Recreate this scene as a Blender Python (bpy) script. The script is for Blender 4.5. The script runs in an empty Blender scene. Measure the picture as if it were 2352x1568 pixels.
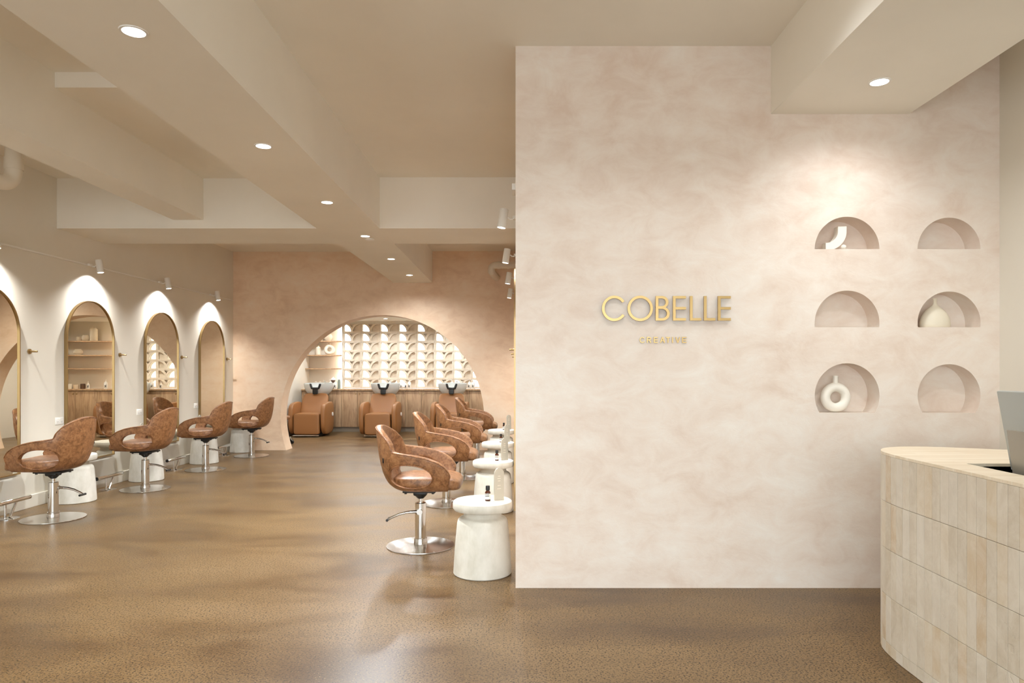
import bpy, bmesh, math, random
from mathutils import Vector, Matrix
PI = math.pi
random.seed(7)
sc = bpy.context.scene
COL = sc.collection

# ------------------------------------------------------------------ camera, world, light, exposure
cd = bpy.data.cameras.new('camera'); cam = bpy.data.objects.new('camera', cd); COL.objects.link(cam)
CH = 1.30
cam.location = (0, 0, CH); cam.rotation_euler = (PI/2, 0, 0)
cd.sensor_width = 36; cd.lens = 24; cd.shift_x = -12/2352; cd.shift_y = 66/2352
cd.clip_start = .05; cd.clip_end = 100
sc.camera = cam
F = 1568.0; VX, VY = 1188.0, 850.0

sc.view_settings.view_transform = 'Standard'; sc.view_settings.look = 'None'
sc.view_settings.gamma = 1; sc.view_settings.use_curve_mapping = False
sc.view_settings.exposure = 0.22
sc.cycles.use_denoising = True
sc.cycles.max_bounces = 10; sc.cycles.diffuse_bounces = 6; sc.cycles.glossy_bounces = 5
sc.cycles.transmission_bounces = 6; sc.cycles.transparent_max_bounces = 8
sc.cycles.sample_clamp_indirect = 6.0
sc.cycles.caustics_reflective = False; sc.cycles.caustics_refractive = False

w = bpy.data.worlds.new('daylight'); sc.world = w; w.use_nodes = True
nt = w.node_tree; nt.nodes.clear()
wo = nt.nodes.new('ShaderNodeOutputWorld'); bg = nt.nodes.new('ShaderNodeBackground')
tc = nt.nodes.new('ShaderNodeTexCoord'); sp = nt.nodes.new('ShaderNodeSeparateXYZ'); cr = nt.nodes.new('ShaderNodeValToRGB')
nt.links.new(tc.outputs['Generated'], sp.inputs[0]); nt.links.new(sp.outputs[2], cr.inputs[0])
cr.color_ramp.elements[0].position = 0.0; cr.color_ramp.elements[0].color = (.50, .53, .55, 1)   # street and ground
cr.color_ramp.elements[1].position = 0.03; cr.color_ramp.elements[1].color = (.86, .95, 1.0, 1)      # bright overcast sky
nt.links.new(cr.outputs[0], bg.inputs[0]); bg.inputs[1].default_value = 6.6
nt.links.new(bg.outputs[0], wo.inputs[0])

def portal(name, loc, rot, sx, sy):
    l = bpy.data.lights.new(name, 'AREA'); l.shape = 'RECTANGLE'; l.size = sx; l.size_y = sy; l.cycles.is_portal = True
    o = bpy.data.objects.new(name, l); COL.objects.link(o); o.location = loc; o.rotation_euler = rot
    return o
SHOP_Y = -3.6
portal('shopfront_portal', (-.86, SHOP_Y+.02, 1.36), (PI/2, 0, 0), 7.2, 2.6)   # faces into the room (+Y)

# ------------------------------------------------------------------ tagging
def tag(o, label=None, cat=None, group=None, kind=None):
    if label: o['label'] = label
    if cat: o['category'] = cat
    if group: o['group'] = group
    if kind: o['kind'] = kind
    return o
def empty(name, loc, rz=0, label=None, cat=None, group=None):
    o = bpy.data.objects.new(name, None); COL.objects.link(o); o.location = loc; o.rotation_euler = (0, 0, rz)
    o.empty_display_size = .1
    return tag(o, label, cat, group)
def copy_tree(o, parent=None):
    c = o.copy(); COL.objects.link(c)
    if parent: c.parent = parent
    for ch in list(o.children): copy_tree(ch, c)
    return c
def dup(proto, loc, rz, label, group=None):
    c = copy_tree(proto); c.location = loc; c.rotation_euler = (0, 0, rz); c['label'] = label
    if group: c['group'] = group
    return c

# ------------------------------------------------------------------ materials
def srgb(r, g, b):
    f = lambda c: ((c/255)/12.92 if c/255 <= .04045 else ((c/255+.055)/1.055)**2.4)
    return (f(r), f(g), f(b), 1)
class Mat:
    def __init__(s, name, col=(200, 200, 200), rough=.5, metal=0, spec=.5, coat=0):
        s.m = bpy.data.materials.new(name); s.m.use_nodes = True
        s.nt = s.m.node_tree; s.b = s.nt.nodes['Principled BSDF']
        s.b.inputs['Base Color'].default_value = srgb(*col); s.b.inputs['Roughness'].default_value = rough
        s.b.inputs['Metallic'].default_value = metal; s.b.inputs['Specular IOR Level'].default_value = spec
        s.b.inputs['Coat Weight'].default_value = coat; s.b.inputs['Coat Roughness'].default_value = .15
        s.c = s.nt.nodes.new('ShaderNodeTexCoord').outputs['Object']
    def n(s, t, **k):
        x = s.nt.nodes.new(t)
        for a, v in k.items(): setattr(x, a, v)
        return x
    def link(s, a, b): s.nt.links.new(a, b)
    def mapped(s, sc_=(1, 1, 1), rot=(0, 0, 0)):
        m = s.n('ShaderNodeMapping'); m.inputs['Scale'].default_value = sc_; m.inputs['Rotation'].default_value = rot
        s.link(s.c, m.inputs[0]); return m.outputs[0]
    def noise(s, scale, detail=4, rough=.55, sc_=(1, 1, 1), rot=(0, 0, 0), dist=0):
        x = s.n('ShaderNodeTexNoise'); x.inputs['Scale'].default_value = scale; x.inputs['Detail'].default_value = detail
        x.inputs['Roughness'].default_value = rough; x.inputs['Distortion'].default_value = dist
        s.link(s.mapped(sc_, rot), x.inputs[0]); return x.outputs[0]
    def ramp(s, fac, stops):
        r = s.n('ShaderNodeValToRGB'); e = r.color_ramp.elements
        while len(e) < len(stops): e.new(.5)
        for i, (p, c) in enumerate(stops):
            e[i].position = p; e[i].color = c if len(c) == 4 else srgb(*c)
        s.link(fac, r.inputs[0]); return r.outputs[0]
    def mix(s, fac, a, b, mode='MIX'):
        x = s.n('ShaderNodeMix', data_type='RGBA', blend_type=mode)
        if isinstance(fac, (int, float)): x.inputs[0].default_value = fac
        else: s.link(fac, x.inputs[0])
        for i, v in ((6, a), (7, b)):
            if isinstance(v, tuple): x.inputs[i].default_value = v if len(v) == 4 else srgb(*v)
            else: s.link(v, x.inputs[i])
        return x.outputs[2]
    def base(s, o): s.link(o, s.b.inputs['Base Color'])
    def bump(s, h, strength=.2, dist=.002):
        x = s.n('ShaderNodeBump'); x.inputs['Strength'].default_value = strength; x.inputs['Distance'].default_value = dist
        s.link(h, x.inputs['Height']); s.link(x.outputs[0], s.b.inputs['Normal'])
    def math(s, op, a, b=None, clamp=False):
        x = s.n('ShaderNodeMath', operation=op, use_clamp=clamp)
        for i, v in ((0, a), (1, b)):
            if v is None: continue
            if isinstance(v, (int, float)): x.inputs[i].default_value = v
            else: s.link(v, x.inputs[i])
        return x.outputs[0]
def BW(v): return (v, v, v, 1)

def mk_plaster(name, dark, mid, light):
    M = Mat(name, mid, .55, spec=.35)
    a = M.noise(.9, 6, .6, (1, 1, 1.3), dist=.3); b = M.noise(4.2, 8, .65, (1, 1, 1.6), dist=.5)
    f = M.math('ADD', M.math('MULTIPLY', a, .45), M.math('MULTIPLY', b, .55))
    col = M.ramp(f, [(.36, dark), (.5, mid), (.64, light)])
    M.base(col)
    t = M.noise(9, 8, .7, (1, 1, 1.8), dist=2.0)
    M.bump(M.ramp(t, [(.48, BW(0)), (.52, BW(1))]), .16, .003)
    M.link(M.ramp(b, [(.35, BW(.42)), (.65, BW(.62))]), M.b.inputs['Roughness'])
    return M.m
PLASTER = mk_plaster('pink_venetian_plaster', (218, 198, 182), (229, 215, 202), (235, 227, 217))
PLASTER_ARCH = mk_plaster('peach_venetian_plaster', (222, 190, 160), (234, 206, 177), (238, 216, 191))
def paint(name, col, rough=.6):
    M = Mat(name, col, rough, spec=.3)
    c = tuple(max(0, v-7) for v in col)
    M.base(M.ramp(M.noise(.8, 4), [(.35, c), (.65, col)]))
    M.bump(M.noise(60, 4), .05, .001)
    return M.m
WHITEWALL = paint('off_white_wall_paint', (229, 223, 210))
CEIL = paint('off_white_ceiling_paint', (243, 238, 227), .7)

M = Mat('polished_concrete', (185, 155, 115), .25, spec=.32)
pat = M.noise(1.1, 4, .55, (.8, 2.0, 1), (0, 0, .5), dist=.5)
big = M.ramp(pat, [(.32, (84, 60, 34)), (.44, (106, 81, 50)), (.56, (120, 94, 60)), (.70, (130, 104, 70))])
grey = M.mix(M.ramp(M.noise(.55, 3), [(.42, BW(0)), (.75, BW(.35))]), big, (118, 101, 77))
s1 = M.noise(102, 2, .5, (1, 1.15, 1)); s2 = M.noise(190, 2, .5)
dens = M.noise(1.3, 3)
thr = M.math('ADD', s1, M.math('MULTIPLY', M.math('SUBTRACT', dens, .5), .05))
spk = M.ramp(thr, [(.55, BW(0)), (.585, BW(1))])
spk2 = M.ramp(s2, [(.58, BW(0)), (.64, BW(.7))])
c1 = M.mix(spk, grey, (60, 44, 25)); c2 = M.mix(spk2, c1, (70, 51, 30))
lt = M.ramp(M.noise(120, 2), [(.30, BW(.8)), (.36, BW(0))])
M.base(M.mix(lt, c2, (158, 134, 98)))
M.link(M.ramp(pat, [(.35, BW(.30)), (.65, BW(.40))]), M.b.inputs['Roughness'])
M.bump(M.noise(26, 3), .05, .002)
FLOOR = M.m

def leather(name, d, m_, l, rough=.33):
    M = Mat(name, m_, rough, spec=.5)
    a = M.noise(24, 7, .72, dist=.4); b = M.noise(70, 5, .6)
    f = M.math('ADD', M.math('MULTIPLY', a, .7), M.math('MULTIPLY', b, .3))
    M.base(M.ramp(f, [(.38, d), (.5, m_), (.62, l)]))
    M.bump(M.noise(260, 3), .12, .0008)
    return M.m
LEATHER = leather('distressed_tan_leather', (98, 64, 36), (136, 92, 57), (160, 116, 78), .4)
PIPING = leather('leather_piping', (96, 58, 30), (128, 84, 50), (160, 112, 72), .4)
WASHLEATHER = Mat('smooth_caramel_leather', (148, 101, 58), .42)
WASHLEATHER.bump(WASHLEATHER.noise(300, 2), .1, .0006); WASHLEATHER = WASHLEATHER.m
CHROME = Mat('polished_chrome', (225, 224, 222), .07, 1).m
M = Mat('brushed_steel_disc', (205, 200, 194), .16, 1); M.b.inputs['Anisotropic'].default_value = .6
tn = M.n('ShaderNodeTangent', direction_type='RADIAL', axis='Z'); M.link(tn.outputs[0], M.b.inputs['Tangent'])
DISC = M.m
BLACK = Mat('black_plastic', (22, 21, 21), .4).m
RUBBER = Mat('black_rubber', (14, 14, 14), .35).m
BRASS = Mat('brushed_brass', (172, 146, 104), .3, 1).m
SIGNGOLD = Mat('satin_brass_lettering', (186, 156, 106), .34, 1).m
STEEL = Mat('dark_bronze_edge', (120, 108, 88), .3, 1).m
MIRROR = Mat('mirror_silvering', (232, 226, 212), .01, 1).m
WHITEMETAL = Mat('white_powder_coat', (236, 233, 226), .4).m
PVC = Mat('painted_pvc_pipe', (226, 216, 198), .35).m
PLASTIC = Mat('white_plastic', (240, 238, 232), .35).m
CERAMIC = Mat('glossy_white_ceramic', (206, 208, 204), .15).m
MATTE = Mat('matte_white_ceramic', (238, 232, 220), .6).m
CREAMC = Mat('cream_ceramic', (226, 216, 196), .6).m
BALLC = Mat('bisque_ceramic', (214, 196, 170), .7).m
M = Mat('cast_plaster_stone', (232, 228, 216), .6)
M.base(M.ramp(M.noise(5, 7, .65, (1, 1, .5)), [(.35, (202, 197, 183)), (.6, (226, 222, 212))])); M.bump(M.noise(40, 6), .12, .002)
STONE = M.m
M = Mat('oak_veneer', (170, 132, 96), .5)
g = M.noise(3.2, 8, .65, (7, 7, .7), dist=1.0)
M.base(M.ramp(g, [(.3, (142, 110, 80)), (.48, (180, 146, 112)), (.66, (200, 168, 132))])); M.bump(g, .1, .001)
OAK = M.m
SHELFWOOD = M.m
M = Mat('warm_grey_kickboard', (150, 136, 118), .6); KICK = M.m
M = Mat('cast_concrete_block', (214, 198, 176), .8)
M.base(M.ramp(M.noise(8, 6), [(.35, (214, 200, 180)), (.65, (232, 220, 202))])); M.bump(M.noise(90, 4), .2, .002)
BLOCK = M.m
MORTAR = Mat('grey_mortar', (168, 154, 138), .9).m
M = Mat('travertine_tile', (205, 190, 168), .45)
geo = M.n('ShaderNodeNewGeometry')
rnd = M.ramp(geo.outputs['Random Per Island'], [(0, (190, 176, 154)), (.35, (202, 190, 171)), (.7, (206, 196, 180)), (.92, (202, 184, 156)), (1, (194, 172, 142))])
v = M.noise(9, 8, .75, (1.2, 1.2, .9), dist=.5)
M.base(M.mix(M.ramp(v, [(.4, BW(0)), (.60, BW(.5))]), rnd, (222, 213, 197)))
cr_ = M.ramp(M.noise(10, 6, .7, (1, 1, .6), dist=.8), [(.36, BW(0)), (.40, BW(1))])
M.bump(cr_, .45, .003)
TILE = M.m
M = Mat('travertine_counter_top', (226, 210, 182), .4)
st = M.noise(5, 6, .6, (.35, 5, 1), dist=.3)
bt = M.n('ShaderNodeTexBrick'); bt.offset = 0.37; bt.inputs['Scale'].default_value = 1
bt.inputs['Brick Width'].default_value = .215; bt.inputs['Row Height'].default_value = .052; bt.inputs['Mortar Size'].default_value = .0012
bt.inputs['Color1'].default_value = srgb(232, 219, 197); bt.inputs['Color2'].default_value = srgb(224, 208, 182); bt.inputs['Mortar'].default_value = srgb(238, 230, 214)
M.link(M.mapped(), bt.inputs[0])
M.base(M.mix(M.ramp(st, [(.35, BW(.5)), (.6, BW(0))]), bt.outputs[0], (206, 184, 150)))
TOPSTONE = M.m
GROUT = Mat('pale_grout', (226, 216, 198), .8).m
WALNUT = Mat('dark_timber_lining', (158, 136, 112), .5).m
WHITELAM = Mat('white_laminate', (236, 238, 238), .3).m
ALU = Mat('pale_grey_aluminium', (172, 176, 172), .35, .25).m
DARKSCREEN = Mat('dark_screen_glass', (16, 17, 18), .08).m
M = Mat('frosted_acrylic', (222, 214, 196), .25); M.b.inputs['Transmission Weight'].default_value = .35; ACRYL = M.m
M = Mat('smoky_acrylic', (186, 176, 160), .2); M.b.inputs['Transmission Weight'].default_value = .45; SMOKY = M.m
M = Mat('amber_glass', (92, 40, 14), .08); M.b.inputs['Transmission Weight'].default_value = .5; AMBER = M.m
LABELW = Mat('white_paper_label', (236, 232, 222), .6).m
INK = Mat('black_ink', (24, 22, 22), .6).m
GREENP = Mat('sage_plastic', (126, 138, 130), .5).m
BROWNJ = Mat('brown_jar', (86, 60, 44), .3).m
def emis(name, col, s):
    M = Mat(name, (255, 255, 255)); M.b.inputs['Emission Color'].default_value = (*col, 1); M.b.inputs['Emission Strength'].default_value = s; return M.m
LAMP = emis('glowing_lamp_lens', (1, .97, .92), 14)
LED = emis('glowing_led_strip', (1, .93, .82), 22)

# ------------------------------------------------------------------ geometry helpers
def obj(name, bm, mat, parent=None, smooth=True, ang=38):
    me = bpy.data.meshes.new(name)
    if isinstance(bm, bpy.types.Mesh): me = bm; me.name = name
    else:
        bmesh.ops.recalc_face_normals(bm, faces=bm.faces); bm.to_mesh(me); bm.free()
    me.materials.clear()
    for m in (mat if isinstance(mat, (list, tuple)) else [mat]): me.materials.append(m)
    if smooth:
        for p in me.polygons: p.use_smooth = True
        if ang:
            me.set_sharp_from_angle(angle=math.radians(ang))
    o = bpy.data.objects.new(name, me); COL.objects.link(o)
    if parent: o.parent = parent
    return o
def box(bm, x0, x1, y0, y1, z0, z1, bev=0, seg=2):
    r = bmesh.ops.create_cube(bm, size=1)
    vs = r['verts']
    for v in vs:
        v.co = Vector(((x0+x1)/2+v.co.x*(x1-x0), (y0+y1)/2+v.co.y*(y1-y0), (z0+z1)/2+v.co.z*(z1-z0)))
    if bev:
        es = list({e for v in vs for e in v.link_edges})
        bmesh.ops.bevel(bm, geom=es, offset=bev, segments=seg, affect='EDGES', profile=.5)
    return bm
def B(*a, **k):
    bm = bmesh.new(); return box(bm, *a, **k)
def lathe(bm, prof, seg=32, c=(0, 0, 0), cap=True):
    rings = []
    for r, z in prof:
        rings.append([bm.verts.new((c[0]+max(r, 1e-5)*math.cos(2*PI*i/seg), c[1]+max(r, 1e-5)*math.sin(2*PI*i/seg), c[2]+z)) for i in range(seg)])
    for a, b in zip(rings, rings[1:]):
        for i in range(seg): bm.faces.new((a[i], a[(i+1) % seg], b[(i+1) % seg], b[i]))
    if cap:
        bm.faces.new(rings[0][::-1]); bm.faces.new(rings[-1])
    return bm
def L(prof, seg=32, c=(0, 0, 0), cap=True):
    return lathe(bmesh.new(), prof, seg, c, cap)
def tube(bm, pts, r, seg=12, closed=False, cap=True):
    pts = [Vector(p) for p in pts]; n = len(pts)
    rr = r if isinstance(r, (list, tuple)) else [r]*n
    rings = []; up = None
    for i, p in enumerate(pts):
        if closed: t = pts[(i+1) % n]-pts[i-1]
        else: t = pts[min(i+1, n-1)]-pts[max(i-1, 0)]
        t.normalize()
        if up is None:
            up = Vector((0, 0, 1)) if abs(t.z) < .9 else Vector((1, 0, 0))
        a = t.cross(up)
        if a.length < 1e-4: a = t.orthogonal()
        a.normalize(); b = a.cross(t).normalized(); up = b
        rings.append([bm.verts.new(p+(a*math.cos(2*PI*k/seg)+b*math.sin(2*PI*k/seg))*rr[i]) for k in range(seg)])
    m = n if closed else n-1
    for i in range(m):
        A, Bq = rings[i], rings[(i+1) % n]
        for k in range(seg): bm.faces.new((A[k], A[(k+1) % seg], Bq[(k+1) % seg], Bq[k]))
    if not closed and cap:
        bm.faces.new(rings[0][::-1]); bm.faces.new(rings[-1])
    return bm
def T(pts, r, **k): return tube(bmesh.new(), pts, r, **k)
def cyl(bm, p0, p1, r, seg=24, r2=None): return tube(bm, [p0, p1], [r, r if r2 is None else r2], seg=seg)
def C(p0, p1, r, seg=24, r2=None): return cyl(bmesh.new(), p0, p1, r, seg, r2)
def spow(v, e): return math.copysign(abs(v)**e, v)
def superq(bm, c, h, e1=.35, e2=.35, nu=40, nv=22, fn=None):
    """rounded cushion: superellipsoid"""
    rings = []
    for j in range(1, nv):
        ph = -PI/2+PI*j/nv; ring = []
        for i in range(nu):
            th = 2*PI*i/nu
            p = Vector((h[0]*spow(math.cos(ph), e1)*spow(math.cos(th), e2), h[1]*spow(math.cos(ph), e1)*spow(math.sin(th), e2), h[2]*spow(math.sin(ph), e1)))
            if fn: p = fn(p)
            ring.append(bm.verts.new(p+Vector(c)))
        rings.append(ring)
    for a, b in zip(rings, rings[1:]):
        for i in range(nu): bm.faces.new((a[i], a[(i+1) % nu], b[(i+1) % nu], b[i]))
    bm.faces.new(rings[0][::-1]); bm.faces.new(rings[-1])
    return bm
def plate(outlines, d, y0=0.0):
    """2D outlines in (x,z), first is outside, rest holes/others; extruded from y0 to y0+d. Returns mesh in XZ upright."""
    cu = bpy.data.curves.new('tmp', 'CURVE'); cu.dimensions = '2D'; cu.fill_mode = 'BOTH'; cu.extrude = d/2
    for ol in outlines:
        s = cu.splines.new('POLY'); s.points.add(len(ol)-1); s.use_cyclic_u = True
        for i, (x, z) in enumerate(ol): s.points[i].co = (x, z, 0, 1)
    o = bpy.data.objects.new('tmp', cu); COL.objects.link(o)
    dg = bpy.context.evaluated_depsgraph_get(); me = bpy.data.meshes.new_from_object(o.evaluated_get(dg))
    bpy.data.objects.remove(o); bpy.data.curves.remove(cu)
    for v in me.vertices:
        x, z, t = v.co; v.co = (x, y0+d/2+t, z)
    bm = bmesh.new(); bm.from_mesh(me); bpy.data.meshes.remove(me)
    bmesh.ops.remove_doubles(bm, verts=bm.verts, dist=1e-5)
    return bm
def join(bm, bm2, mtx=None):
    me = bpy.data.meshes.new('j'); bm2.to_mesh(me); bm2.free()
    if mtx: me.transform(mtx)
    bm.from_mesh(me); bpy.data.meshes.remove(me); return bm
def xf(bm, mtx): bmesh.ops.transform(bm, matrix=mtx, verts=bm.verts); return bm
def arc(cx, cz, r, a0, a1, n):
    return [(cx+r*math.cos(a0+(a1-a0)*i/n), cz+r*math.sin(a0+(a1-a0)*i/n)) for i in range(n+1)]
def struct(name, bm, m, smooth=False):
    o = obj(name, bm, m, None, smooth); o['kind'] = 'structure'; return o
def light(name, kind, parent, loc, energy, col=(1, .97, .93), **k):
    l = bpy.data.lights.new(name, kind); l.energy = energy; l.color = col
    for a, v in k.items(): setattr(l, a, v)
    o = bpy.data.objects.new(name, l); COL.objects.link(o); o.location = loc; o.parent = parent
    return o

# ------------------------------------------------------------------ setting
XL, XR = -4.62, 2.88
YW = 4.077            # front face of the plaster feature wall
YB = 11.10            # front face of the arched wall
CZ = 3.235
YS = 14.95            # rear wall of the wash room
WXR = .62             # right wall of the wash room
struct('floor', B(XL-.15, XR+.15, SHOP_Y-.3, YS+.3, -.12, 0), FLOOR)
# ceilings: main slab with the small step at the left bay
bm = bmesh.new()
box(bm, -2.0, XR+.1, SHOP_Y-.2, YB+.2, CZ, CZ+.2)
box(bm, XL-.1, -2.0, 4.65, YB+.2, CZ-.01, CZ+.25)
box(bm, XL-.1, -2.0, SHOP_Y-.2, 4.65, CZ+.095, CZ+.25)
struct('ceiling', bm, CEIL)
BZ = 2.722
o = struct('beam_main', B(-2.01, -1.38, SHOP_Y, YB, BZ, CZ+.12), CEIL)
o = struct('beam_cross', B(XL, 0.0, 6.85, 7.68, BZ+.0005, CZ+.05), CEIL)
o = struct('beam_left', B(-3.45, -3.15, SHOP_Y, 6.85, 2.807, CZ+.12), CEIL)
o = struct('beam_right', B(1.516, 2.3375, SHOP_Y, YW, 2.829, CZ+.05), CEIL)
# left wall, right wall
struct('wall_left', B(XL-.15, XL, SHOP_Y-.2, YB, 0, 3.45), WHITEWALL)
struct('wall_right', B(XR, XR+.15, SHOP_Y-.2, YW+.6, 0, 3.40), WHITEWALL)
struct('baseboard_left', B(XL, XL+.016, SHOP_Y, YB, 0, .12, bev=.004), WHITEWALL)
# feature wall with six arched niches
NX = (1.970, 2.579); NR = (.1935, .188)
NZ = ((2.023, 2.023), (1.557, 1.582), (1.045, 1.148))     # sill z, circle centre z
outl = [[(-.01, 0), (XR, 0), (XR, CZ+.01), (-.01, CZ+.01)]]
ND = .14
for k, cx in enumerate(NX):
    for sill, cz in NZ:
        r = NR[k]; a = math.asin(max(-1, (sill-cz)/r))
        outl.append(arc(cx, cz, r, a, PI-a, 56))
bm = plate(outl, ND, YW)
box(bm, 0.0-.0095, XR, YW+ND, YW+ND+.12, 0, CZ+.01)
box(bm, .012, .14, YW+ND+.12, YB, 0, CZ+.01)
o = struct('wall_feature', bm, PLASTER, True)
# a low plaster flare at the foot of the feature wall
# arched wall
ACX, ACZ, AR = -2.194, .5425, 1.653
a = math.asin(-ACZ/AR)
arch = arc(ACX, ACZ, AR, a, PI-a, 96)     # right foot -> over -> left foot
outl = [[(XL-.1, 0)] + arch[::-1] + [(.14, 0), (.14, CZ+.01), (XL-.1, CZ+.01)]]
outl[0][1] = (arch[-1][0], 0)
bm = plate(outl, .30, YB)
struct('wall_arch', bm, PLASTER_ARCH, True)
# wash room shell
struct('wall_wash_left', B(XL-.1, -4.56, YB+.3, YS+.15, 0, 2.6), WHITEWALL)
struct('wall_wash_right', B(WXR, WXR+.15, YB, YS+.15, 0, 2.6), WHITEWALL)
struct('wall_wash_front', B(.14, WXR+.15, YB, YB+.3, 0, 3.3), WHITEWALL)
struct('ceiling_wash', B(XL-.1, WXR+.15, YB+.3, YS+.15, 2.36, 2.5), CEIL)
SX0, SX1, SZ0 = -3.785, -.585, .906        # extents of the breeze block screen: 8 x 7 blocks of 400 x 200
struct('wall_back_left', B(-4.6, SX0-.03, YS, YS+.12, 0, 2.45), WHITEWALL)
struct('wall_back_right', B(SX1+.03, WXR+.1, YS, YS+.12, 0, 2.45), WHITEWALL)
struct('wall_back_sill', B(SX0-.03, SX1+.03, YS, YS+.12, 0, SZ0-.01), WHITEWALL)
struct('wall_back_head', B(SX0-.03, SX1+.03, YS-.13, YS+.12, SZ0+1.402, 2.45), WHITEWALL)
# shop front behind the camera: piers, head and a sill-less opening
bm = bmesh.new()
box(bm, XL-.15, XL+.15, SHOP_Y-.2, SHOP_Y, 0, 3.45); box(bm, XR-.15, XR+.15, SHOP_Y-.2, SHOP_Y, 0, 3.45)
box(bm, XL+.15, XR-.15, SHOP_Y-.2, SHOP_Y, 2.70, 3.45)
struct('wall_front', bm, WHITEWALL)
bm = bmesh.new()
for x in (-2.9, -.9, 1.1): box(bm, x-.025, x+.025, SHOP_Y-.12, SHOP_Y-.06, 0, 2.70)
struct('window_1', bm, BLACK)

# ------------------------------------------------------------------ breeze block screen
bw, bh, bd = .4, .2, .15
YF = 14.80
ox, oz = .026, .036; ri = .152; ro = .192
ztop = .184
def quarter(left, r, n=18):
    # pane opening, clipped at ztop
    pts = []
    for i in range(n+1):
        t = PI/2*i/n
        x = r*math.cos(t); z = min(r*math.sin(t), ztop-oz)
        pts.append((ox+x if left else bw-ox-x, oz+z))
    return pts+[(ox if left else bw-ox, oz)]
ql, qr = quarter(True, ri), quarter(False, ri)
# curved triangle between the two ribs
zz0 = oz+math.sqrt(ro**2-(bw/2-ox)**2)
tri = []
t0 = math.asin((zz0-oz)/ro); t1 = math.asin((ztop-oz)/ro)
for i in range(15):
    t = t0+(t1-t0)*i/14; tri.append((ox+ro*math.cos(t), oz+ro*math.sin(t)))
for i in range(15):
    t = t1+(t0-t1)*i/14; tri.append((bw-ox-ro*math.cos(t), oz+ro*math.sin(t)))
g = .0025
frame = [(g, g), (bw-g, g), (bw-g, bh-g), (g, bh-g)]
front = plate([frame, ql, qr, tri[:-1]], .05, 0)
back = plate([frame, ql], bd-.05, .05)
join(front, back)
mblock = bpy.data.meshes.new('blk'); front.to_mesh(mblock); front.free()
root = empty('breeze_block_screen', (SX0, YF, SZ0), 0, 'pale concrete breeze block screen of scalloped quarter circles behind the wash basins', 'screen')
bm = bmesh.new()
for i in range(8):
    for j in range(7):
        me = mblock.copy(); me.transform(Matrix.Translation((i*bw, 0, j*bh))); bm.from_mesh(me); bpy.data.meshes.remove(me)
obj('blocks', bm, BLOCK, root, False)
bm = bmesh.new()
for i in range(9): box(bm, i*bw-g, i*bw+g, .006, bd-.006, 0, 1.4)
for j in range(8): box(bm, 0, 8*bw, .006, bd-.006, max(0, j*bh-g), min(1.4, j*bh+g))
obj('mortar', bm, MORTAR, root, False)
obj('edge_post', B(-.016, 0, -.004, bd, 0, 1.4), WHITEMETAL, root, False)
obj('edge_post', B(8*bw, 8*bw+.016, -.004, bd, 0, 1.4), WHITEMETAL, root, False)
for x in (-.024, 8*bw+.024):
    s = obj('led_strip', B(x-.007, x+.007, .05, .075, 0.01, 1.39), LED, root, False)
portal('screen_portal', ((SX0+SX1)/2, YF+bd+.1, SZ0+.7), (-PI/2, 0, 0), 3.2, 1.4)

# ------------------------------------------------------------------ downlights
def downlight(x, y, z, label, group, energy, r=.045, spot=2.85, blend=.6, soft=0):
    t = empty('downlight', (x, y, z), 0, label, 'ceiling light', group)
    obj('trim_ring', L([(r+.012, 0), (r+.010, -.004), (r, -.004), (r, 0)], 40), WHITEMETAL, t)
    obj('lens', L([(r, -.0005), (r, -.0025), (0, -.0028)], 40), LAMP, t)
    light('lamp', 'SPOT', t, (0, 0, -.012), energy, (.93, .975, 1), spot_size=spot, spot_blend=blend, shadow_soft_size=soft or r)
    return t
DLY = [2.866, 4.33, 5.78, 7.235, 8.72, 10.20]
DLN = ['nearest and largest in the picture', 'second from the camera', 'third from the camera', 'at the crossing of the two beams', 'just beyond the cross beam', 'farthest, near the end of the beam']
for y, n_, e_ in zip(DLY, DLN, (120, 250, 310, 280, 190, 110)):
    downlight(-1.61, y, BZ, 'round recessed downlight in the long ceiling beam, '+n_, 'downlights along the long ceiling beam', e_, blend=.8)
for y in (1.4, -.1): downlight(-1.61, y, BZ, 'round recessed downlight in the long beam behind the picture edge', 'downlights along the long ceiling beam', 80)
downlight(1.921, 3.62, 2.829, 'round recessed downlight in the right beam, close to the niche wall', 'downlights in the right beam', 42, spot=2.8, blend=1, soft=.10)
downlight(1.93, 2.72, 2.829, 'round recessed downlight cut by the top edge of the picture at right', 'downlights in the right beam', 50, spot=2.75, blend=1)
for i_, x in enumerate((-4.0, -2.7, -1.35, -.1)):  # lamps added, mostly hidden from view, to brighten the dark wash room
    for y, nn in ((12.2, 'front'), (14.0, 'rear')):
        downlight(x, y, 2.36, 'added fill downlight of the wash room ceiling, %s row, %s' % (nn, ('far left', 'second from left', 'third from left', 'far right')[i_]), 'added fill downlights of the wash room', 62, r=.04)
for x, nn in ((.10, 'left'), (.58, 'middle'), (1.06, 'right')):  # lamps added above the frame to shape the light on the plaster wall
    downlight(x, 2.95, CZ, 'added out-of-view wall washing downlight before the brass sign, '+nn+' one', 'added downlights before the plaster wall', 15, spot=2.25, blend=.5, soft=.11)
t = empty('smoke_detector', (-1.60, 7.40, BZ), 0, 'small flat white detector on the beam beside the fourth downlight', 'detector')
obj('body', L([(.05, 0), (.05, -.008), (.036, -.016), (.0, -.018)], 32), PLASTIC, t)

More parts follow.
